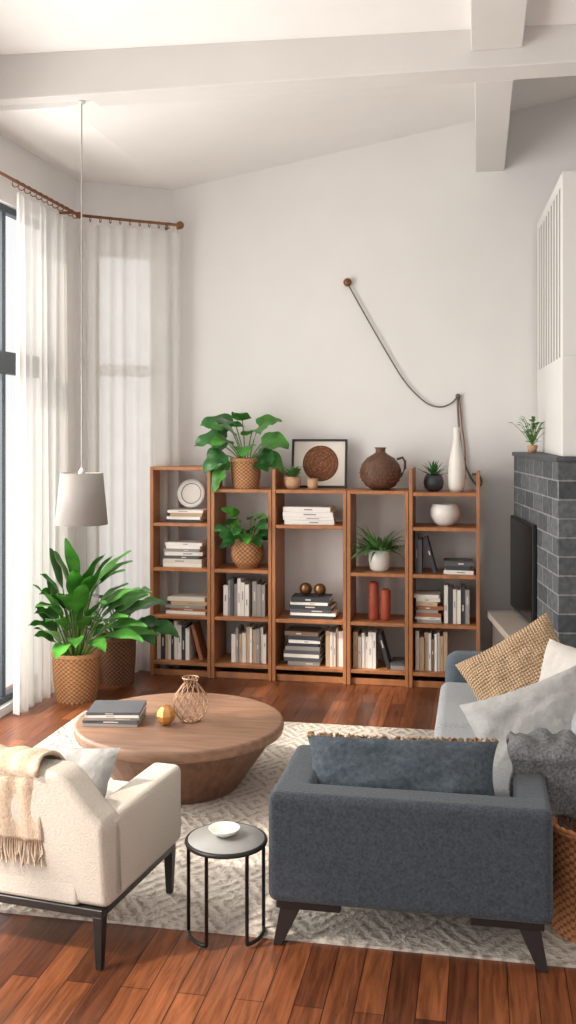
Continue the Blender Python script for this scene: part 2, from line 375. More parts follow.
# ---------------------------------------------------------------- bookcases
U=[-2.628,-2.114,-1.612,-1.011,-0.526,0.015]; VF=7.8; VK=8.19; T=0.028
def bookcase(u0,u1,levels,hl,hr):
    b=MB()
    b.box(u0,u0+T,VF,VK,0,hl,wood_m); b.box(u1-T,u1,VF,VK,0,hr,wood_m)
    for z in levels: b.box(u0+T,u1-T,VF+0.004,VK,z-T,z,wood_m)
    b.box(u0+T,u1-T,VF+0.03,VF+0.05,0.0,0.05,wood_m)
    b.done('bookcase',None,0.003,1)
g=0.004
bookcase(U[0],U[1]-g,[1.70,1.245,0.88,0.495,0.12],1.70,1.70)
bookcase(U[1],U[2]-g,[1.525,0.88,0.495,0.12],1.525,1.525)
bookcase(U[2],U[3]-g,[1.525,1.245,0.495,0.12],1.69,1.525)
bookcase(U[3],U[4]-g,[1.525,0.88,0.495,0.12],1.525,1.525)
bookcase(U[4],U[5],[1.515,1.245,0.88,0.495,0.12],1.70,1.68)

cols=[(226,222,214),(234,231,226),(212,204,192),(84,86,90),(52,54,60),(184,158,128),(218,210,200),(146,142,138),(230,226,220),(120,98,80),(150,96,66),(98,116,128)]
bm=[M('book_%d'%i,c,0.6,0.04) for i,c in enumerate(cols)]
page_m=M('book_pages',(232,226,212),0.9,0.06,200)
rb=random.Random(11)
def book(b,w,d,h,mat,mx,deco=True):
    c=0.003
    b.box(0,c,0,d,0,h,mat,mx); b.box(w-c,w,0,d,0,h,mat,mx); b.box(c,w-c,0,c,0,h,mat,mx); b.box(c,w-c,c,d-0.006,0.004,h-0.004,page_m,mx)
    if deco and rb.random()<0.6:
        lab=bm[7] if mat in (bm[0],bm[1],bm[2],bm[6],bm[8],bm[5]) else bm[2]
        z0=h*rb.uniform(0.3,0.6); z1=z0+h*rb.uniform(0.1,0.28)
        b.box(w*0.36,w*0.64,-0.0008,0.0,z0,z1,lab,mx)
def row(u0,u1,z,h,mats=None,lean_last=False):
    b=MB(); x=u0
    while True:
        w=rb.uniform(0.016,0.038)
        if x+w>u1: break
        hh=h*rb.uniform(0.78,1.0); dd=rb.uniform(0.17,0.2)
        m=rb.choice(mats or bm)
        book(b,w,dd,hh,m,Matrix.Translation((x,VF+0.06+rb.uniform(0,0.02),z+0.001))); x+=w+0.0025
    if lean_last:
        mx=Matrix.Translation((x+0.085,VF+0.07,z+0.002))@Matrix.Rotation(-0.27,4,'Y')
        book(b,0.028,0.18,h*0.92,rb.choice(mats or bm),mx)
    b.done('book_row')
def stack(u0,u1,z,h,mats=None,vc=None,rz=0,d=0.22,n=None):
    b=MB(); zz=z+0.001; n=n or max(2,int(h/0.026)); uc=(u0+u1)/2; L=u1-u0; vc=vc or VF+0.17
    ts=[rb.uniform(0.7,1.3) for _ in range(n)]; q=h/sum(ts); last=None
    for i in range(n):
        m=rb.choice([x for x in (mats or bm) if x is not last] or mats); last=m; l=L*rb.uniform(0.82,1.0); a=rb.uniform(-0.06,0.06)+rz
        t=ts[i]*q; tt=t*0.96
        mx=Matrix.Translation((uc+rb.uniform(-0.015,0.015),vc,zz))@Matrix.Rotation(a,4,'Z')@Matrix.Translation((-l/2,-d/2,0))@Matrix(((0,0,1,0),(0,1,0,0),(-1,0,0,tt),(0,0,0,1)))
        book(b,tt,d,l,m,mx); zz+=t
    b.done('book_stack')
lt=[bm[0],bm[1],bm[2],bm[6],bm[8]]
mixd=lt+[bm[7],bm[5],bm[3],bm[4],bm[7],bm[10]]
stack(-2.52,-2.2,1.245,0.10,[bm[1],bm[4],bm[8],bm[5]],n=4)
stack(-2.54,-2.19,0.88,0.2,mixd); stack(-2.5,-2.16,0.495,0.14,mixd)
row(-2.59,-2.28,0.12,0.32,[bm[4],bm[0],bm[8],bm[5],bm[2],bm[1],bm[10]],True)
row(-2.03,-1.80,0.495,0.31,[bm[1],bm[8],bm[0],bm[7],bm[3],bm[5]]); row(-1.79,-1.68,0.495,0.30,[bm[4],bm[3],bm[7],bm[11]])
row(-1.96,-1.65,0.12,0.29,lt+[bm[7],bm[5]])
stack(-1.56,-1.12,1.245,0.14,[bm[1],bm[8]],n=4)
stack(-1.49,-1.12,0.495,0.17,mixd,n=6)
stack(-1.52,-1.22,0.12,0.27,[bm[4],bm[0],bm[3],bm[1],bm[7],bm[9]],n=9); row(-1.19,-1.05,0.12,0.31,lt+[bm[5]])
row(-0.97,-0.78,0.12,0.30,mixd,True); stack(-0.68,-0.56,0.12,0.05,mixd)
row(-0.48,-0.42,0.88,0.31,[bm[4],bm[3]],True); stack(-0.27,-0.04,0.88,0.10,[bm[4],bm[3],bm[0]],n=3)
stack(-0.48,-0.28,0.495,0.22,mixd); row(-0.26,-0.05,0.495,0.31,lt+[bm[7],bm[4]])
row(-0.48,-0.22,0.12,0.31,lt+[bm[5],bm[9],bm[10]])
for x,h_ in ((-0.815,0.30),(-0.72,0.245)):
    b=MB(); b.lathe([(0.038,0),(0.041,0.01),(0.041,h_-0.02),(0.034,h_-0.006),(0.026,h_),(0.022,h_-0.01),(0.002,h_-0.03)],red_c,(x,7.93,0.496),28); b.done('cylinder_vase')

# decor on bookcases
b=MB()
mx=Matrix.Translation((-2.34,8.03,1.352+0.118))@Matrix.Rotation(math.radians(80),4,'X')
b.lathe([(0.002,0.006),(0.07,0.008),(0.085,0.012),(0.118,0.022),(0.118,0.028),(0.085,0.018),(0.07,0.014),(0.002,0.012)],white_c,seg=40,mx=mx)
b.lathe([(0.080,0.0185),(0.083,0.0192),(0.086,0.0205)],cord_m,seg=40,mx=mx,cap=False)
b.done('decorative_plate')
def checker(n,amp):
    return lambda a,z,i,j: amp*math.sin(a*n+ (math.pi if i%2 else 0))
def wtest(i,j): return (j%4 in (2,3))==(i%2==0)
def basket(r,h,mat,n=22,taper=0.85,soil=True,rings=18,dark=wick_d):
    b=MB(); prof=[]
    for i in range(rings+1):
        t=i/rings; prof.append((r*(taper+(1-taper)*math.sin(t*math.pi*0.62)),h*t))
    rt=prof[-1][0]
    b.lathe(prof,mat,seg=n*4,mod=checker(n,r*0.035),cap=False,mat2=dark,test=wtest)
    b.lathe([(rt*0.91,h),(rt*0.88,h*0.5),(rt*0.75,0.01)],mat,seg=40,cap=False)
    b.lathe([(r*taper*0.96,0.0),(r*taper*0.96,0.012)],mat,seg=40)
    for k in range(2):
        b.tube([( (rt+0.002)*math.cos(a),(rt+0.002)*math.sin(a),h+ (k*0.012)-0.004+0.003*math.sin(a*30+k*3)) for a in [q*2*math.pi/120 for q in range(120)]],r*0.05+0.002,mat,6,True)
    if soil: b.lathe([(rt*0.92,h*0.84),(0.002,h*0.87)],soil_m,seg=24,cap=False)
    return b
rp=random.Random(5)
def rollfor(y,k=0.8): return k*math.cos(y)
e=empty('potted_philodendron',(-1.86,7.95,1.526))
basket(0.12,0.23,wick_m,20,rings=16).done('woven_pot',e)
b=MB()
D=math.radians
specs=[(185,62,.24,.27),(215,35,.16,.24),(195,80,.30,.26),(250,78,.32,.26),(300,72,.28,.26),(345,64,.20,.26),(355,38,.12,.22),(280,52,.20,.22),(235,60,.24,.2),(325,48,.14,.2),(170,50,.2,.2),(20,84,.32,.2),(265,88,.36,.2),(200,10,.1,.18),(330,18,.08,.16),(225,82,.26,.24)]
for y,el,st,L in specs:
    yy=D(y); b.leaf((0.03*math.cos(yy),0.03*math.sin(yy),0.2),yy,D(el),L,L*1.05*rp.uniform(.9,1.1),rp.choice((leaf_m,leaf_m,leaf2_m)),droop=1.5 if el>30 else 1.0,shape='heart',stem=st,fold=0.12,roll=rollfor(yy,0.7),stem_r=0.005)
b.leaf((-0.1,-0.08,0.21),D(215),-0.6,0.2,0.15,leaf_m,droop=0.7,shape='heart',stem=0.1,roll=-0.6)
b.done('foliage',e)
e=empty('potted_pothos',(-1.85,7.96,0.881))
b=MB(); prof=[(0.08,0),(0.12,0.05),(0.135,0.12),(0.12,0.19),(0.095,0.235)]
pr=[]
for i in range(17):
    t=i/16*4; k=min(3,int(t)); f=t-k; pr.append((prof[k][0]*(1-f)+prof[k+1][0]*f,prof[k][1]*(1-f)+prof[k+1][1]*f))
b.lathe(pr,wick_m,seg=80,mod=checker(20,0.004),cap=False,mat2=wick_d,test=wtest); b.lathe([(0.09,0.2),(0.002,0.21)],soil_m,seg=24,cap=False); b.lathe([(0.08,0),(0.08,0.01)],wick_m,seg=24)
b.tube([(0.097*math.cos(a),0.097*math.sin(a),0.237) for a in [q*math.pi/20 for q in range(40)]],0.008,wick_m,6,True)
b.done('belly_basket',e); b=MB()
for i in range(30):
    y=rp.uniform(math.pi*0.95,math.pi*2.05); el=rp.uniform(0.6,1.55)
    b.leaf((0.03*math.cos(y),0.03*math.sin(y),0.19),y,el,rp.uniform(0.11,0.17),rp.uniform(0.10,0.14),rp.choice((leaf_m,leaf2_m)),droop=1.3,shape='heart',stem=rp.uniform(0.06,0.26),stem_r=0.003,roll=rollfor(y),fold=0.12)
b.keep(lambda x,y,z:(max(-0.215,min(0.20,x)),y,z)); b.done('foliage',e)
e=empty('framed_art',(-1.28,8.08,1.528)); e.rotation_euler=(math.radians(-7),0,0)
b=MB(); w,h=0.23,0.40
for a in ((-w,-w+0.018,0,h),(w-0.018,w,0,h),(-w+0.018,w-0.018,0,0.018),(-w+0.018,w-0.018,h-0.018,h)): b.box(a[0],a[1],0,0.022,a[2],a[3],dkwood_m)
b.box(-w+0.018,w-0.018,0.01,0.02,0.018,h-0.018,M('mat_board',(222,214,204),0.9,0.02)); b.done('frame',e)
b=MB(); disc=M('woven_disc_print',(138,88,58),0.8,0.5,60,0.6,80)
mx=Matrix.Translation((0.01,0.0095,0.2))@Matrix.Rotation(math.radians(90),4,'X')
b.lathe([(0.148,0),(0.146,0.003),(0.002,0.004)],disc,seg=48,mx=mx,cap=False)
for r in (0.03,0.06,0.09,0.12,0.14): b.tube([(r*math.cos(q),r*math.sin(q),0.004) for q in [k*math.pi/24 for k in range(48)]],0.003,brown_c,5,True,mx=mx)
b.done('print',e)
e=empty('potted_succulent',(-1.47,7.93,1.526)); b=MB(); b.lathe([(0.05,0),(0.068,0.04),(0.072,0.1),(0.064,0.1),(0.06,0.08),(0.002,0.08)],terra_c,seg=32); b.done('pot',e); b=MB()
for i in range(50):
    y=rp.uniform(0,6.28); b.leaf((0,0,0.08),y,rp.uniform(0.5,1.5),rp.uniform(0.08,0.15),0.035,fern_m,droop=0.7,shape='lance')
b.done('foliage',e)
b=MB(); b.lathe([(0.035,0),(0.042,0.03),(0.042,0.085),(0.037,0.085),(0.034,0.02),(0.002,0.02)],terra_c,(-1.30,7.9,1.526),28); b.done('small_cup')
e=empty('round_vase',(-0.765,7.98,1.526)); b=MB()
pr=[(0.07,0),(0.12,0.03),(0.158,0.09),(0.165,0.145),(0.15,0.2),(0.11,0.25),(0.06,0.28),(0.04,0.295),(0.038,0.32),(0.05,0.335),(0.042,0.335),(0.03,0.31),(0.002,0.3)]
b.lathe(pr,brown_c,seg=48); b.tube([(0.13,0,0.24),(0.175,0,0.255),(0.195,0,0.225),(0.195,0,0.17),(0.17,0,0.12),(0.155,0,0.1)],0.01,brown_c,8)
for i in range(6):
    for j in range(26):
        a=j*2*math.pi/26+i*0.12; z=0.07+i*0.03; r=[.147,.16,.165,.16,.148,.125][i]
        b.sphere((r*math.cos(a),r*math.sin(a),z),0.006,rod_m,6)
b.done('vessel',e)
e=empty('potted_aloe',(-0.345,7.98,1.516)); b=MB(); b.lathe([(0.04,0),(0.07,0.025),(0.08,0.07),(0.07,0.115),(0.055,0.135),(0.05,0.12),(0.002,0.115)],dark_c,seg=36); b.done('pot',e); b=MB()
for i in range(20):
    y=i*2.4; b.leaf((0,0,0.11),y,0.35+0.06*i,0.14,0.035,leaf2_m,droop=0.2,shape='blade',fold=0.5)
b.done('foliage',e)
b=MB(); b.lathe([(0.05,0),(0.064,0.04),(0.068,0.14),(0.06,0.24),(0.04,0.34),(0.026,0.42),(0.024,0.49),(0.03,0.505),(0.022,0.505),(0.018,0.45),(0.002,0.44)],white_c,(-0.165,7.97,1.516),40); b.done('bottle_vase')
b=MB(); b.lathe([(0.05,0),(0.09,0.03),(0.115,0.08),(0.118,0.12),(0.1,0.165),(0.092,0.175),(0.088,0.17),(0.1,0.12),(0.09,0.06),(0.002,0.05)],white_c,(-0.255,7.97,1.246),44); b.done('ceramic_bowl')
e=empty('potted_fern',(-0.77,7.94,0.881)); b=MB(); b.lathe([(0.055,0),(0.075,0.02),(0.085,0.09),(0.088,0.17),(0.08,0.17),(0.075,0.14),(0.002,0.14)],white_c,seg=36); b.done('pot',e); b=MB()
for i in range(200):
    y=rp.uniform(0,6.28); k=0.6 if math.sin(y)>0.2 else 1
    b.leaf((0.03*math.cos(y),0.03*math.sin(y),0.14),y,rp.uniform(0.5,1.55),rp.uniform(0.18,0.30)*k,0.022,fern_m,droop=rp.uniform(0.5,1.7),shape='lance')
b.keep(lambda x,y,z:(max(-0.205,min(0.205,x)),y,z)); b.done('fronds',e)
b=MB()
for x,r in ((-1.365,0.052),(-1.25,0.05)): b.sphere((x,7.95,0.667+r),r,brass_m,24)
b.done('brass_spheres')

# wall cord fixture
e=empty('wall_cable_fixture'); b=MB()
def crom(pts,n=6):
    out=[]; P=[Vector(p) for p in pts]; P=[P[0]]+P+[P[-1]]
    for i in range(1,len(P)-2):
        for k in range(n):
            t=k/n; out.append(0.5*((2*P[i])+(-P[i-1]+P[i+1])*t+(2*P[i-1]-5*P[i]+4*P[i+1]-P[i+2])*t*t+(-P[i-1]+3*P[i]-3*P[i+1]+P[i+2])*t**3))
    out.append(P[-2]); return out
yw=8.225
pts=[(-1.06,yw,3.21),(-0.914,yw,2.946),(-0.749,yw,2.656),(-0.586,yw,2.392),(-0.424,yw,2.228),(-0.303,yw,2.187),(-0.207,yw,2.222),(-0.165,yw,2.275)]
b.tube(crom(pts),0.006,cord_m,8)
b.tube(crom([(-0.165,yw,2.275),(-0.15,yw,2.0),(-0.12,yw,1.78),(-0.06,yw,1.62),(0.0,yw,1.55),(0.03,yw,1.58),(0.0,yw,1.64),(-0.05,yw,1.64)]),0.0085,cord_m,8)
b.tube(crom([(-0.150,yw,2.26),(-0.125,yw,2.0),(-0.105,yw,1.85),(-0.1,yw,1.60)]),0.006,rod_m,8)
b.sphere((-0.16,yw,2.275),0.02,cord_m); b.done('cable',e)
b=MB(); b.lathe([(0.022,0),(0.022,0.02),(0.034,0.03),(0.034,0.045),(0.002,0.055)],rod_m,seg=24,mx=Matrix.Translation((-1.06,VB,3.22))@Matrix.Rotation(math.radians(90),4,'X')); b.done('knob',e)

# ---------------------------------------------------------------- fireplace & mezzanine wall
p=S(1.77,8.0); q=S(1.70,6.3)
fr=math.atan2(p[1]-q[1],p[0]-q[0])-math.pi/2
e=empty('brick_fireplace',(q[0],q[1],0),fr)
bx('masonry',0,0.95,0,1.50,0,1.80,brick_m,e,0.004,1)
bx('cap',-0.015,0.965,-0.015,1.505,1.80,1.83,M('slate_cap',(70,73,78),0.6,0.1),e,0.003,1)
bx('hearth_ledge',-0.22,-0.002,0.25,1.48,0.55,0.60,M('ledge_stone',(180,168,156),0.6,0.06),e,0.004,1)
bx('hearth_base',-0.18,-0.002,0.3,1.46,0,0.55,M('hearth_dark',(120,112,106),0.7,0.08),e,0.004,1)
e2=empty('television',(q[0],q[1],0),fr)
bx('screen_housing',-0.035,-0.004,0.62,1.46,0.64,1.34,black_m,e2,0.006,2)
bx('screen',-0.038,-0.0345,0.635,1.445,0.655,1.325,tvm,e2)
p=S(1.99,8.0); q=S(1.74,6.34)
mr=math.atan2(p[1]-q[1],p[0]-q[0])-math.pi/2; ML=math.hypot(p[0]-q[0],p[1]-q[1])
e=empty('slatted_balustrade',(q[0],q[1],0),mr)
b=MB(); zb0,zr,zt0=1.832,2.47,3.64
b.box(0,0.14,0,ML-0.03,zb0,zr,trim_m); b.box(0.14,0.7,0,0.1,zb0,zr,trim_m)
b.box(0.006,0.1,0.02,ML-0.03,zr,zt0-0.02,gap_shade_m)
for (a,c) in ((0,0.12),(ML-0.15,ML-0.03)): b.box(0,0.11,a,c,zr,zt0,trim_m)
b.box(0,0.11,0.12,ML-0.15,zt0-0.07,zt0,trim_m)
y=0.12+0.10
while y<ML-0.2:
    b.box(0.0,0.02,y,y+0.055,zr,zt0-0.07,trim_m); y+=0.165
b.box(0.62,0.7,0,0.1,zr,zt0,trim_m); b.box(0.11,0.62,0,0.1,zt0-0.07,zt0,trim_m)
b.box(0.11,0.62,0.03,0.08,zr,zt0-0.05,gap_shade_m)
x=0.155
while x<0.6: b.box(x,x+0.035,0.01,0.04,zr,zt0-0.07,trim_m); x+=0.085
b.done('frame_and_slats',e,0.002,1)
pp=S(1.82,7.45)
e=empty('trailing_herb',(pp[0],pp[1],1.832)); b=MB(); b.lathe([(0.03,0),(0.04,0.05),(0.035,0.055),(0.002,0.05)],terra_c,seg=20)
for i in range(44):
    y=rp.uniform(0,6.28); b.leaf((0,0,0.05),y,rp.uniform(0.9,1.55),rp.uniform(0.04,0.06),0.035,fern_m,droop=1,shape='lance',stem=rp.uniform(0.01,0.22),stem_r=0.002)
b.done('pot_and_leaves',e)

# ---------------------------------------------------------------- rug
b=MB(); b.box(-2.74,1.25,3.85,6.7,0.0,0.010,rug_m); b.done('area_rug')

# ---------------------------------------------------------------- coffee table
cx,cy=S(-0.608,5.63); e=empty('coffee_table',(cx,cy,0.010))
b=MB(); R=0.585; b.lathe([(R-0.03,0.295),(R-0.005,0.305),(R,0.325),(R,0.35),(R-0.006,0.36),(R-0.02,0.362),(0.002,0.362)],table_m,seg=96); b.done('top',e)
b=MB(); b.lathe([(0.33,0.0),(0.345,0.02),(0.50,0.24),(0.545,0.296)],tablebase_m,seg=28,smooth=False); b.done('pedestal',e,0.003,1)
p=S(-0.96,5.60); stack(p[0]-0.17,p[0]+0.17,0.373,0.08,[bm[7],bm[1],bm[0],bm[3]],vc=p[1],rz=0.15,n=5,d=0.25)
p=S(-0.545,5.6); e=empty('wire_vase',(p[0],p[1],0.373)); b=MB()
wire=M('champagne_wire',(176,140,112),0.35,0.1,metal=0.4)
vp=[(0.05,0.005),(0.085,0.04),(0.1,0.09),(0.09,0.14),(0.055,0.19),(0.035,0.215),(0.045,0.24)]
for s_ in (1,-1):
    for k in range(12):
        pts=[]
        for i in range(25):
            t=i/24*6; j=min(5,int(t)); f=t-j; r=vp[j][0]*(1-f)+vp[j+1][0]*f; z=vp[j][1]*(1-f)+vp[j+1][1]*f
            a=k*math.pi/6+s_*i/24*1.6; pts.append((r*math.cos(a),r*math.sin(a),z))
        b.tube(pts,0.0022,wire,5)
for r,z in (vp[0],vp[-1]): b.tube([(r*math.cos(a),r*math.sin(a),z) for a in [q_*math.pi/16 for q_ in range(32)]],0.004,wire,6,True)
b.lathe([(0.05,0),(0.05,0.005)],wire,seg=24); b.done('wire_cage',e)
p=S(-0.675,5.52); b=MB(); r=0.055
pr=[(r*math.sin(math.pi*i/6)+1e-3,-r*math.cos(math.pi*i/6)+r) for i in range(7)]
b.lathe(pr,gold_m,(p[0],p[1],0.373),8,smooth=False); b.done('faceted_votive')

# ---------------------------------------------------------------- side table
p=S(-0.245,3.97); e=empty('side_table',(p[0],p[1],0.0))
b=MB(); R=0.155
b.lathe([(R-0.004,0.372),(R-0.001,0.377),(R-0.004,0.382),(0.002,0.382)],marble_m,seg=64); 
b.done('top',e)
b=MB(); b.tube([((R)*math.cos(a),(R)*math.sin(a),0.372) for a in [k*math.pi/32 for k in range(64)]],0.010,black_m,8,True)
for c0,hw in ((math.radians(225),0.5),(math.radians(-12),0.55)):
    rr=R-0.006; a0_,a1_=c0-hw,c0+hw
    pts=[(rr*math.cos(a0_),rr*math.sin(a0_),0.37),(rr*math.cos(a0_),rr*math.sin(a0_),0.02)]
    pts+=[(rr*math.cos(a0_+(a1_-a0_)*k/8),rr*math.sin(a0_+(a1_-a0_)*k/8),0.018) for k in range(9)]
    pts+=[(rr*math.cos(a1_),rr*math.sin(a1_),0.02),(rr*math.cos(a1_),rr*math.sin(a1_),0.37)]
    b.tube(pts,0.0075,black_m,8)
b.done('frame',e)
b=MB(); b.lathe([(0.02,0),(0.024,0.004),(0.05,0.018),(0.064,0.034),(0.061,0.035),(0.046,0.022),(0.002,0.010)],white_c,(p[0]-0.01,p[1]+0.01,0.3835),36); b.done('small_bowl')

# ---------------------------------------------------------------- pillows
def pillow(name,w,h,t,mat,loc,rot,fringe=None,seed=0,n=24):
    b=MB(); vs=[];fs=[]
    for side in (1,-1):
        for j in range(n+1):
            for i in range(n+1):
                x=-1+2*i/n; y=-1+2*j/n
                k=max(0,(1-x**4)*(1-y**4))**0.5
                z=side*t*0.5*k*(1-0.22*(x*x+y*y)*0.5)
                z+=0.14*t*noise.noise(Vector((x*2.2+seed,y*2.2,side)))*k+0.08*t*noise.noise(Vector((x*6+seed,y*6,side)))*k
                xx=x*(1-0.08*(1-y*y)); yy=y*(1-0.08*(1-x*x))
                vs.append((xx*w/2,yy*h/2,z))
    N=(n+1)**2
    for s_ in (0,1):
        for j in range(n):
            for i in range(n):
                a=s_*N+j*(n+1)+i; f=(a,a+1,a+n+2,a+n+1); fs.append(f if s_==0 else f[::-1])
    b.add(vs,fs,mat,True)
    if fringe:
        rr=random.Random(seed)
        for k in range(150):
            x=rr.uniform(-1,1); y=1
            xx=x*w/2; yy=(1-0.08*(1-x*x))*h/2; L=rr.uniform(0.008,0.02)
            b.tube([(xx,yy-0.006,0),(xx+rr.uniform(-.01,.01),yy+L*0.6,rr.uniform(-.01,.01)),(xx+rr.uniform(-.015,.015),yy+L*0.8,rr.uniform(-.016,.016))],0.0045,fringe,4)
    ob=b.done(name); ob.location=loc; ob.rotation_euler=rot; return ob

# ---------------------------------------------------------------- sofa (L shaped)
e=empty('sectional_sofa')
u0,u1,v0=-0.80,0.272,3.775
bx('rear_panel',u0,u1,v0,v0+0.16,0.175,0.60,slate_m,e,0.035,5)
bx('side_arm',u0,u0+0.16,v0+0.07,4.42,0.175,0.598,slate_m,e,0.035,5)
bx('rear_base',u0+0.12,u1-0.01,v0+0.12,4.44,0.175,0.31,slate_m,e,0.02,3)
bx('rear_seat_cushion',u0+0.165,-0.23,v0+0.165,4.45,0.312,0.44,grey_m,e,0.035,4)
bx('right_arm',u1-0.13,u1+0.0,v0+0.13,4.3,0.175,0.59,slate_m,e,0.03,4)
bx('main_base',-0.20,0.74,4.30,6.25,0.175,0.31,slate_m,e,0.02,3)
bx('main_back',0.56,0.76,4.28,6.4,0.2,0.66,slate_m,e,0.05,5)
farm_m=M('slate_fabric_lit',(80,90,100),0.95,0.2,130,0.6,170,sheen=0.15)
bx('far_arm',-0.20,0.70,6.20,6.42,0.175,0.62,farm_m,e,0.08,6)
for i,(a,c) in enumerate(((4.32,5.25),(5.26,6.19))): bx('seat_cushion_%d'%(i+1),-0.225,0.58,a,c,0.312,0.47,grey_m,e,0.05,5)
for i,(a,c) in enumerate(((4.45,5.3),(5.32,6.18))):
    ob=bx('back_cushion_%d'%(i+1),-0.09,0.09,-(c-a)/2,(c-a)/2,0,0.26,grey_m,e,0.06,4); ob.location=(0.47,(a+c)/2,0.47); ob.rotation_euler=(0,math.radians(10),0)
b=MB()
def leg(b,top,bot,wt,wb,zt,zb,mat):
    vs=[]
    for (c,w,z) in ((bot,wb,zb),(top,wt,zt)):
        for dx,dy in ((-1,-1),(1,-1),(1,1),(-1,1)): vs.append((c[0]+dx*w[0]/2,c[1]+dy*w[1]/2,z))
    b.add(vs,[(3,2,1,0),(4,5,6,7),(0,1,5,4),(1,2,6,5),(2,3,7,6),(3,0,4,7)],mat)
b.box(u0+0.03,u0+0.28,v0+0.03,v0+0.10,0.145,0.176,dkwood_m); leg(b,(u0+0.085,v0+0.065),(u0+0.035,v0+0.045),(0.08,0.06),(0.035,0.035),0.15,0.001,dkwood_m)
b.box(u1-0.30,u1-0.03,v0+0.03,v0+0.10,0.145,0.176,dkwood_m); leg(b,(u1-0.085,v0+0.065),(u1-0.035,v0+0.035),(0.08,0.06),(0.035,0.035),0.15,0.001,dkwood_m)
for (x,y) in ((-0.14,6.3),(0.62,6.3),(0.62,4.4),(-0.66,4.34)): leg(b,(x,y),(x,y),(0.05,0.05),(0.03,0.03),0.177,0.010,dkwood_m)
b.done('legs',e,0.003,1)

px,py=S(0.465,4.10); pillow('fringed_lumbar_pillow',0.80,0.31,0.20,blue_m,(px,py,0.585),(math.radians(53),0,math.radians(4)),fringe=fringe_m,seed=3)
px,py=S(1.16,4.62); pillow('grey_pillow',0.60,0.48,0.2,lightp_m,(px,py,0.60),(math.radians(58),math.radians(-20),math.radians(8)),seed=8)
px,py=S(1.47,5.2); pillow('light_pillow',0.46,0.46,0.17,whitep_m,(px,py,0.65),(math.radians(72),0,math.radians(-50)),seed=12)
px,py=S(1.28,5.5); pillow('woven_pillow',0.60,0.48,0.2,weave_m,(px,py,0.65),(math.radians(58),math.radians(-32),math.radians(0)),seed=15)

def drape(name,prof,x0,x1,mat,n=26,seed=0,fringe=0,parent=None,amp=0.012,solid=0.012):
    P=crom([(0,a,c) for a,c in prof],6); vs=[];fs=[]; m=len(P)
    for j,p in enumerate(P):
        for i in range(n+1):
            x=x0+(x1-x0)*i/n
            w=amp*noise.noise(Vector((x*9+seed,j*0.12,seed)))+amp*0.8*math.sin(x*34+seed+j*0.05)
            t=(P[min(j+1,m-1)]-P[max(j-1,0)]).normalized(); nrm=Vector((0,-t.z,t.y))
            if nrm.z<-0.3: nrm=-nrm
            q=p+nrm*(abs(w)+0.002)
            xo=0.02*noise.noise(Vector((j*0.2,seed,i*0.02)))
            vs.append((x+xo,q.y,q.z))
    for j in range(m-1):
        for i in range(n):
            a=j*(n+1)+i; fs.append((a,a+1,a+n+2,a+n+1))
    b=MB(); b.add(vs,fs,mat,True); ob=b.done(name,parent,solid=solid)
    if fringe:
        b=MB(); rr=random.Random(seed)
        last=vs[-(n+1):]
        for k in range(n*2):
            i=k/2; a=Vector(last[int(i)]); c=Vector(last[min(n,int(i)+1)]); p=a.lerp(c,i-int(i))
            b.tube([tuple(p),tuple(p+Vector((rr.uniform(-.006,.006),rr.uniform(-.006,0),-fringe*0.5))),tuple(p+Vector((rr.uniform(-.015,.015),rr.uniform(-.01,0),-fringe*rr.uniform(.8,1.1))))],0.004,mat,5)
        b.done('fringe',parent)
    return ob
e=empty('knit_blanket')
drape('sheet',[(4.72,0.48),(4.55,0.60),(4.45,0.665),(4.32,0.68),(4.225,0.66),(4.215,0.56),(4.21,0.42)],0.13,0.80,blanket_m,seed=4,parent=e,amp=0.03,solid=0.02,fringe=0.05)

p=S(1.17,3.98); ob=basket(0.165,0.42,bag_m,26,0.9,False,26,bag_d)
e=empty('wicker_basket',(p[0]+0.035,p[1]+0.02,0.010)); ob.done('body',e)

# ---------------------------------------------------------------- armchair
ax,ay=S(-0.672,3.66); ar=math.radians(-7)
e=empty('armchair',(ax,ay,0),ar)
W=0.84; D_=0.71
bx('right_arm',-0.14,0,0.06,D_,0.225,0.555,cream_m,e,0.03,4)
bx('left_arm',-W,-W+0.14,0.06,D_,0.225,0.555,cream_m,e,0.03,4)
bx('seat_base',-W+0.12,-0.12,0.02,D_-0.02,0.225,0.33,cream_m,e,0.02,3)
bx('seat_cushion',-W+0.145,-0.145,0.16,D_,0.332,0.46,cream_m,e,0.04,4)
out=[(-0.0,0.226),(-0.0,0.545),(-0.06,0.60),(-0.14,0.70),(-0.19,0.735)]
out=out+[(-W-x,z) for x,z in out[::-1]]
n_=len(out); vs=[(x,0.03-0.06*(z-0.226)/0.5,z) for x,z in out]+[(x,0.17-0.04*(z-0.226)/0.5,z) for x,z in out]
fs=[tuple(range(n_)),tuple(range(n_,2*n_))[::-1]]+[(i,i+n_,(i+1)%n_+n_,(i+1)%n_) for i in range(n_)]
b=MB(); b.add(vs,fs,cream_m); b.done('backrest',e,0.03,4)
b=MB(); b.box(-W+0.02,-0.02,0.02,0.06,0.195,0.226,dkwood_m); b.box(-W+0.02,-0.02,D_-0.07,D_-0.03,0.195,0.226,dkwood_m)
b.box(-0.06,-0.02,0.06,D_-0.07,0.195,0.226,dkwood_m); b.box(-W+0.02,-W+0.06,0.06,D_-0.07,0.195,0.226,dkwood_m)
for x in (-0.04,-W+0.04):
    for y in (0.04,D_-0.05): leg(b,(x,y),(x,y),(0.042,0.042),(0.026,0.026),0.2,0.001 if y<0.3 else 0.010,dkwood_m)
b.done('leg_frame',e,0.003,1)
e3=empty('throw_blanket',(ax,ay,0),ar)
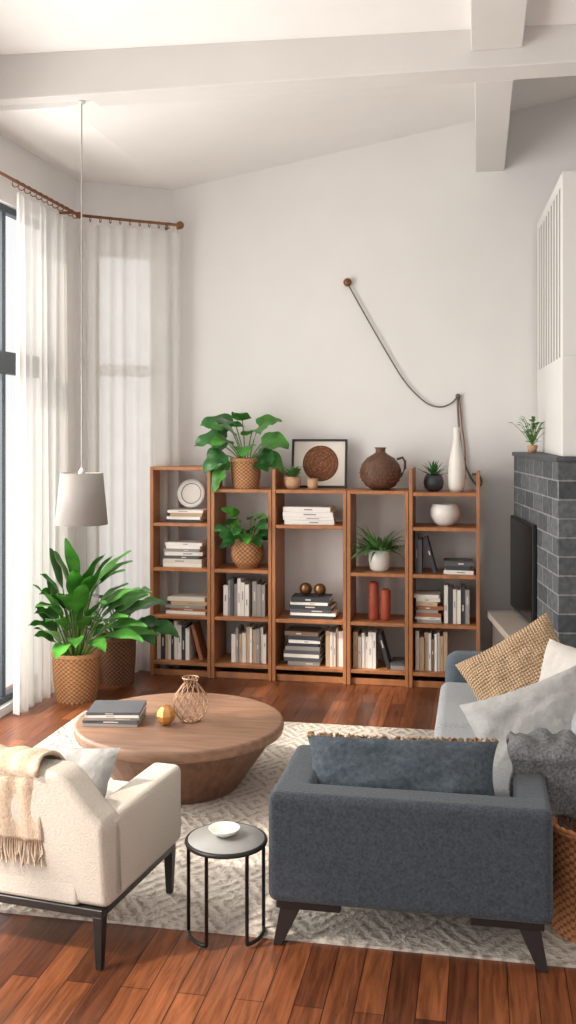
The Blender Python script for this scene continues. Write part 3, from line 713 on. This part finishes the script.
drape('sheet',[(0.32,0.47),(0.22,0.55),(0.165,0.70),(0.10,0.752),(0.0,0.752),(-0.04,0.70),(-0.02,0.58),(-0.01,0.46)],-0.72,-0.26,throw_m,seed=9,parent=e3,amp=0.016,solid=0.01,fringe=0.09)
def loc2(x,y,z):
    return (ax+x*math.cos(ar)-y*math.sin(ar),ay+x*math.sin(ar)+y*math.cos(ar),z)
pillow('cream_pillow',0.38,0.34,0.14,lightp_m,loc2(-0.32,0.30,0.56),(math.radians(54),math.radians(-4),ar+math.radians(-6)),seed=21)

# ---------------------------------------------------------------- floor plants
p=S(-1.575,7.44); e=empty('potted_peace_lily',(p[0],p[1],0.0))
basket(0.17,0.34,wick_m,26,0.86,rings=22).done('woven_basket',e)
b=MB(); n=44
for i in range(n):
    t=i/n; y=math.radians(195+ (i*137.5)%190)
    el=math.radians(48+42*t+rp.uniform(-5,6))
    st=rp.uniform(0.18,0.32)+0.30*t; L=rp.uniform(0.34,0.46)
    b.leaf((0.07*math.cos(y)*(1-t),0.07*math.sin(y)*(1-t),0.29),y,el,L,rp.uniform(0.12,0.165),leaf_m,droop=rp.uniform(0.5,1.1),shape='lance',stem=st,fold=0.2,stem_r=0.006,roll=rollfor(y,0.45))
lim=-3.08-p[0]
b.keep(lambda x,y,z:(x if x>lim+0.12 else lim+0.12*math.exp((x-lim-0.12)/0.12),y,z))
b.done('foliage',e)
p=S(-1.355,7.93); e=empty('potted_rubber_plant',(p[0],p[1],0.0))
basket(0.145,0.36,wick2_m,24,0.86,rings=22,dark=wick2_d).done('woven_basket',e)
b=MB()
for i in range(18):
    y=math.radians(215+(i*137.5)%165)
    t=i/18; b.leaf((0,0,0.31),y,0.6+0.85*t,rp.uniform(0.26,0.34),rp.uniform(0.14,0.18),leaf2_m,droop=1.1,shape='lance',stem=rp.uniform(0.18,0.40),fold=0.15,stem_r=0.006,roll=rollfor(y,0.5))
b.keep(lambda x,y,z:(x,min(y,0.12),z))
b.done('foliage',e)

# ---------------------------------------------------------------- light
w=bpy.data.worlds.new('world'); bpy.context.scene.world=w; w.use_nodes=True
nt=w.node_tree; bg=nt.nodes['Background']; bg.inputs['Color'].default_value=(0.985,0.985,0.99,1); bg.inputs['Strength'].default_value=1.0
def area(name,loc,d,sx,sy,power,col=(1,1,1)):
    l=bpy.data.lights.new(name,'AREA'); l.shape='RECTANGLE'; l.size=sx; l.size_y=sy; l.energy=power; l.color=col
    o=bpy.data.objects.new(name,l); bpy.context.scene.collection.objects.link(o); o.location=loc; o.rotation_euler=Vector(d).to_track_quat('-Z','Y').to_euler(); return o
area('daylight_window_1',(-3.8,5.3,2.0),(1,0,0),2.6,3.4,215,(1,0.965,0.91))
area('fill_added_window',(-3.7,1.95,2.0),(1,0,0),2.6,3.4,190,(1,0.965,0.91))  # fill lamp added outside the unseen window
area('daylight_window_3',(-3.30,8.60,1.95),(0.571,-0.82,0),0.6,3.2,14,(1,0.95,0.88))
s=bpy.data.lights.new('sun','SUN'); s.energy=4.5; s.angle=math.radians(4); s.color=(1,0.9,0.79)
o=bpy.data.objects.new('sun',s); bpy.context.scene.collection.objects.link(o)
o.rotation_euler=Vector((0.75,0.55,-0.95)).to_track_quat('-Z','Y').to_euler()

cam=bpy.data.cameras.new('camera'); co=bpy.data.objects.new('camera',cam); bpy.context.scene.collection.objects.link(co)
co.location=(0,0,2.0); co.rotation_euler=(math.radians(90),0,TH); cam.lens=35.16; cam.sensor_width=36; cam.shift_y=-0.0801; cam.clip_start=0.05
bpy.context.scene.camera=co
bpy.context.scene.view_settings.view_transform='Standard'
bpy.context.scene.view_settings.exposure=0.0
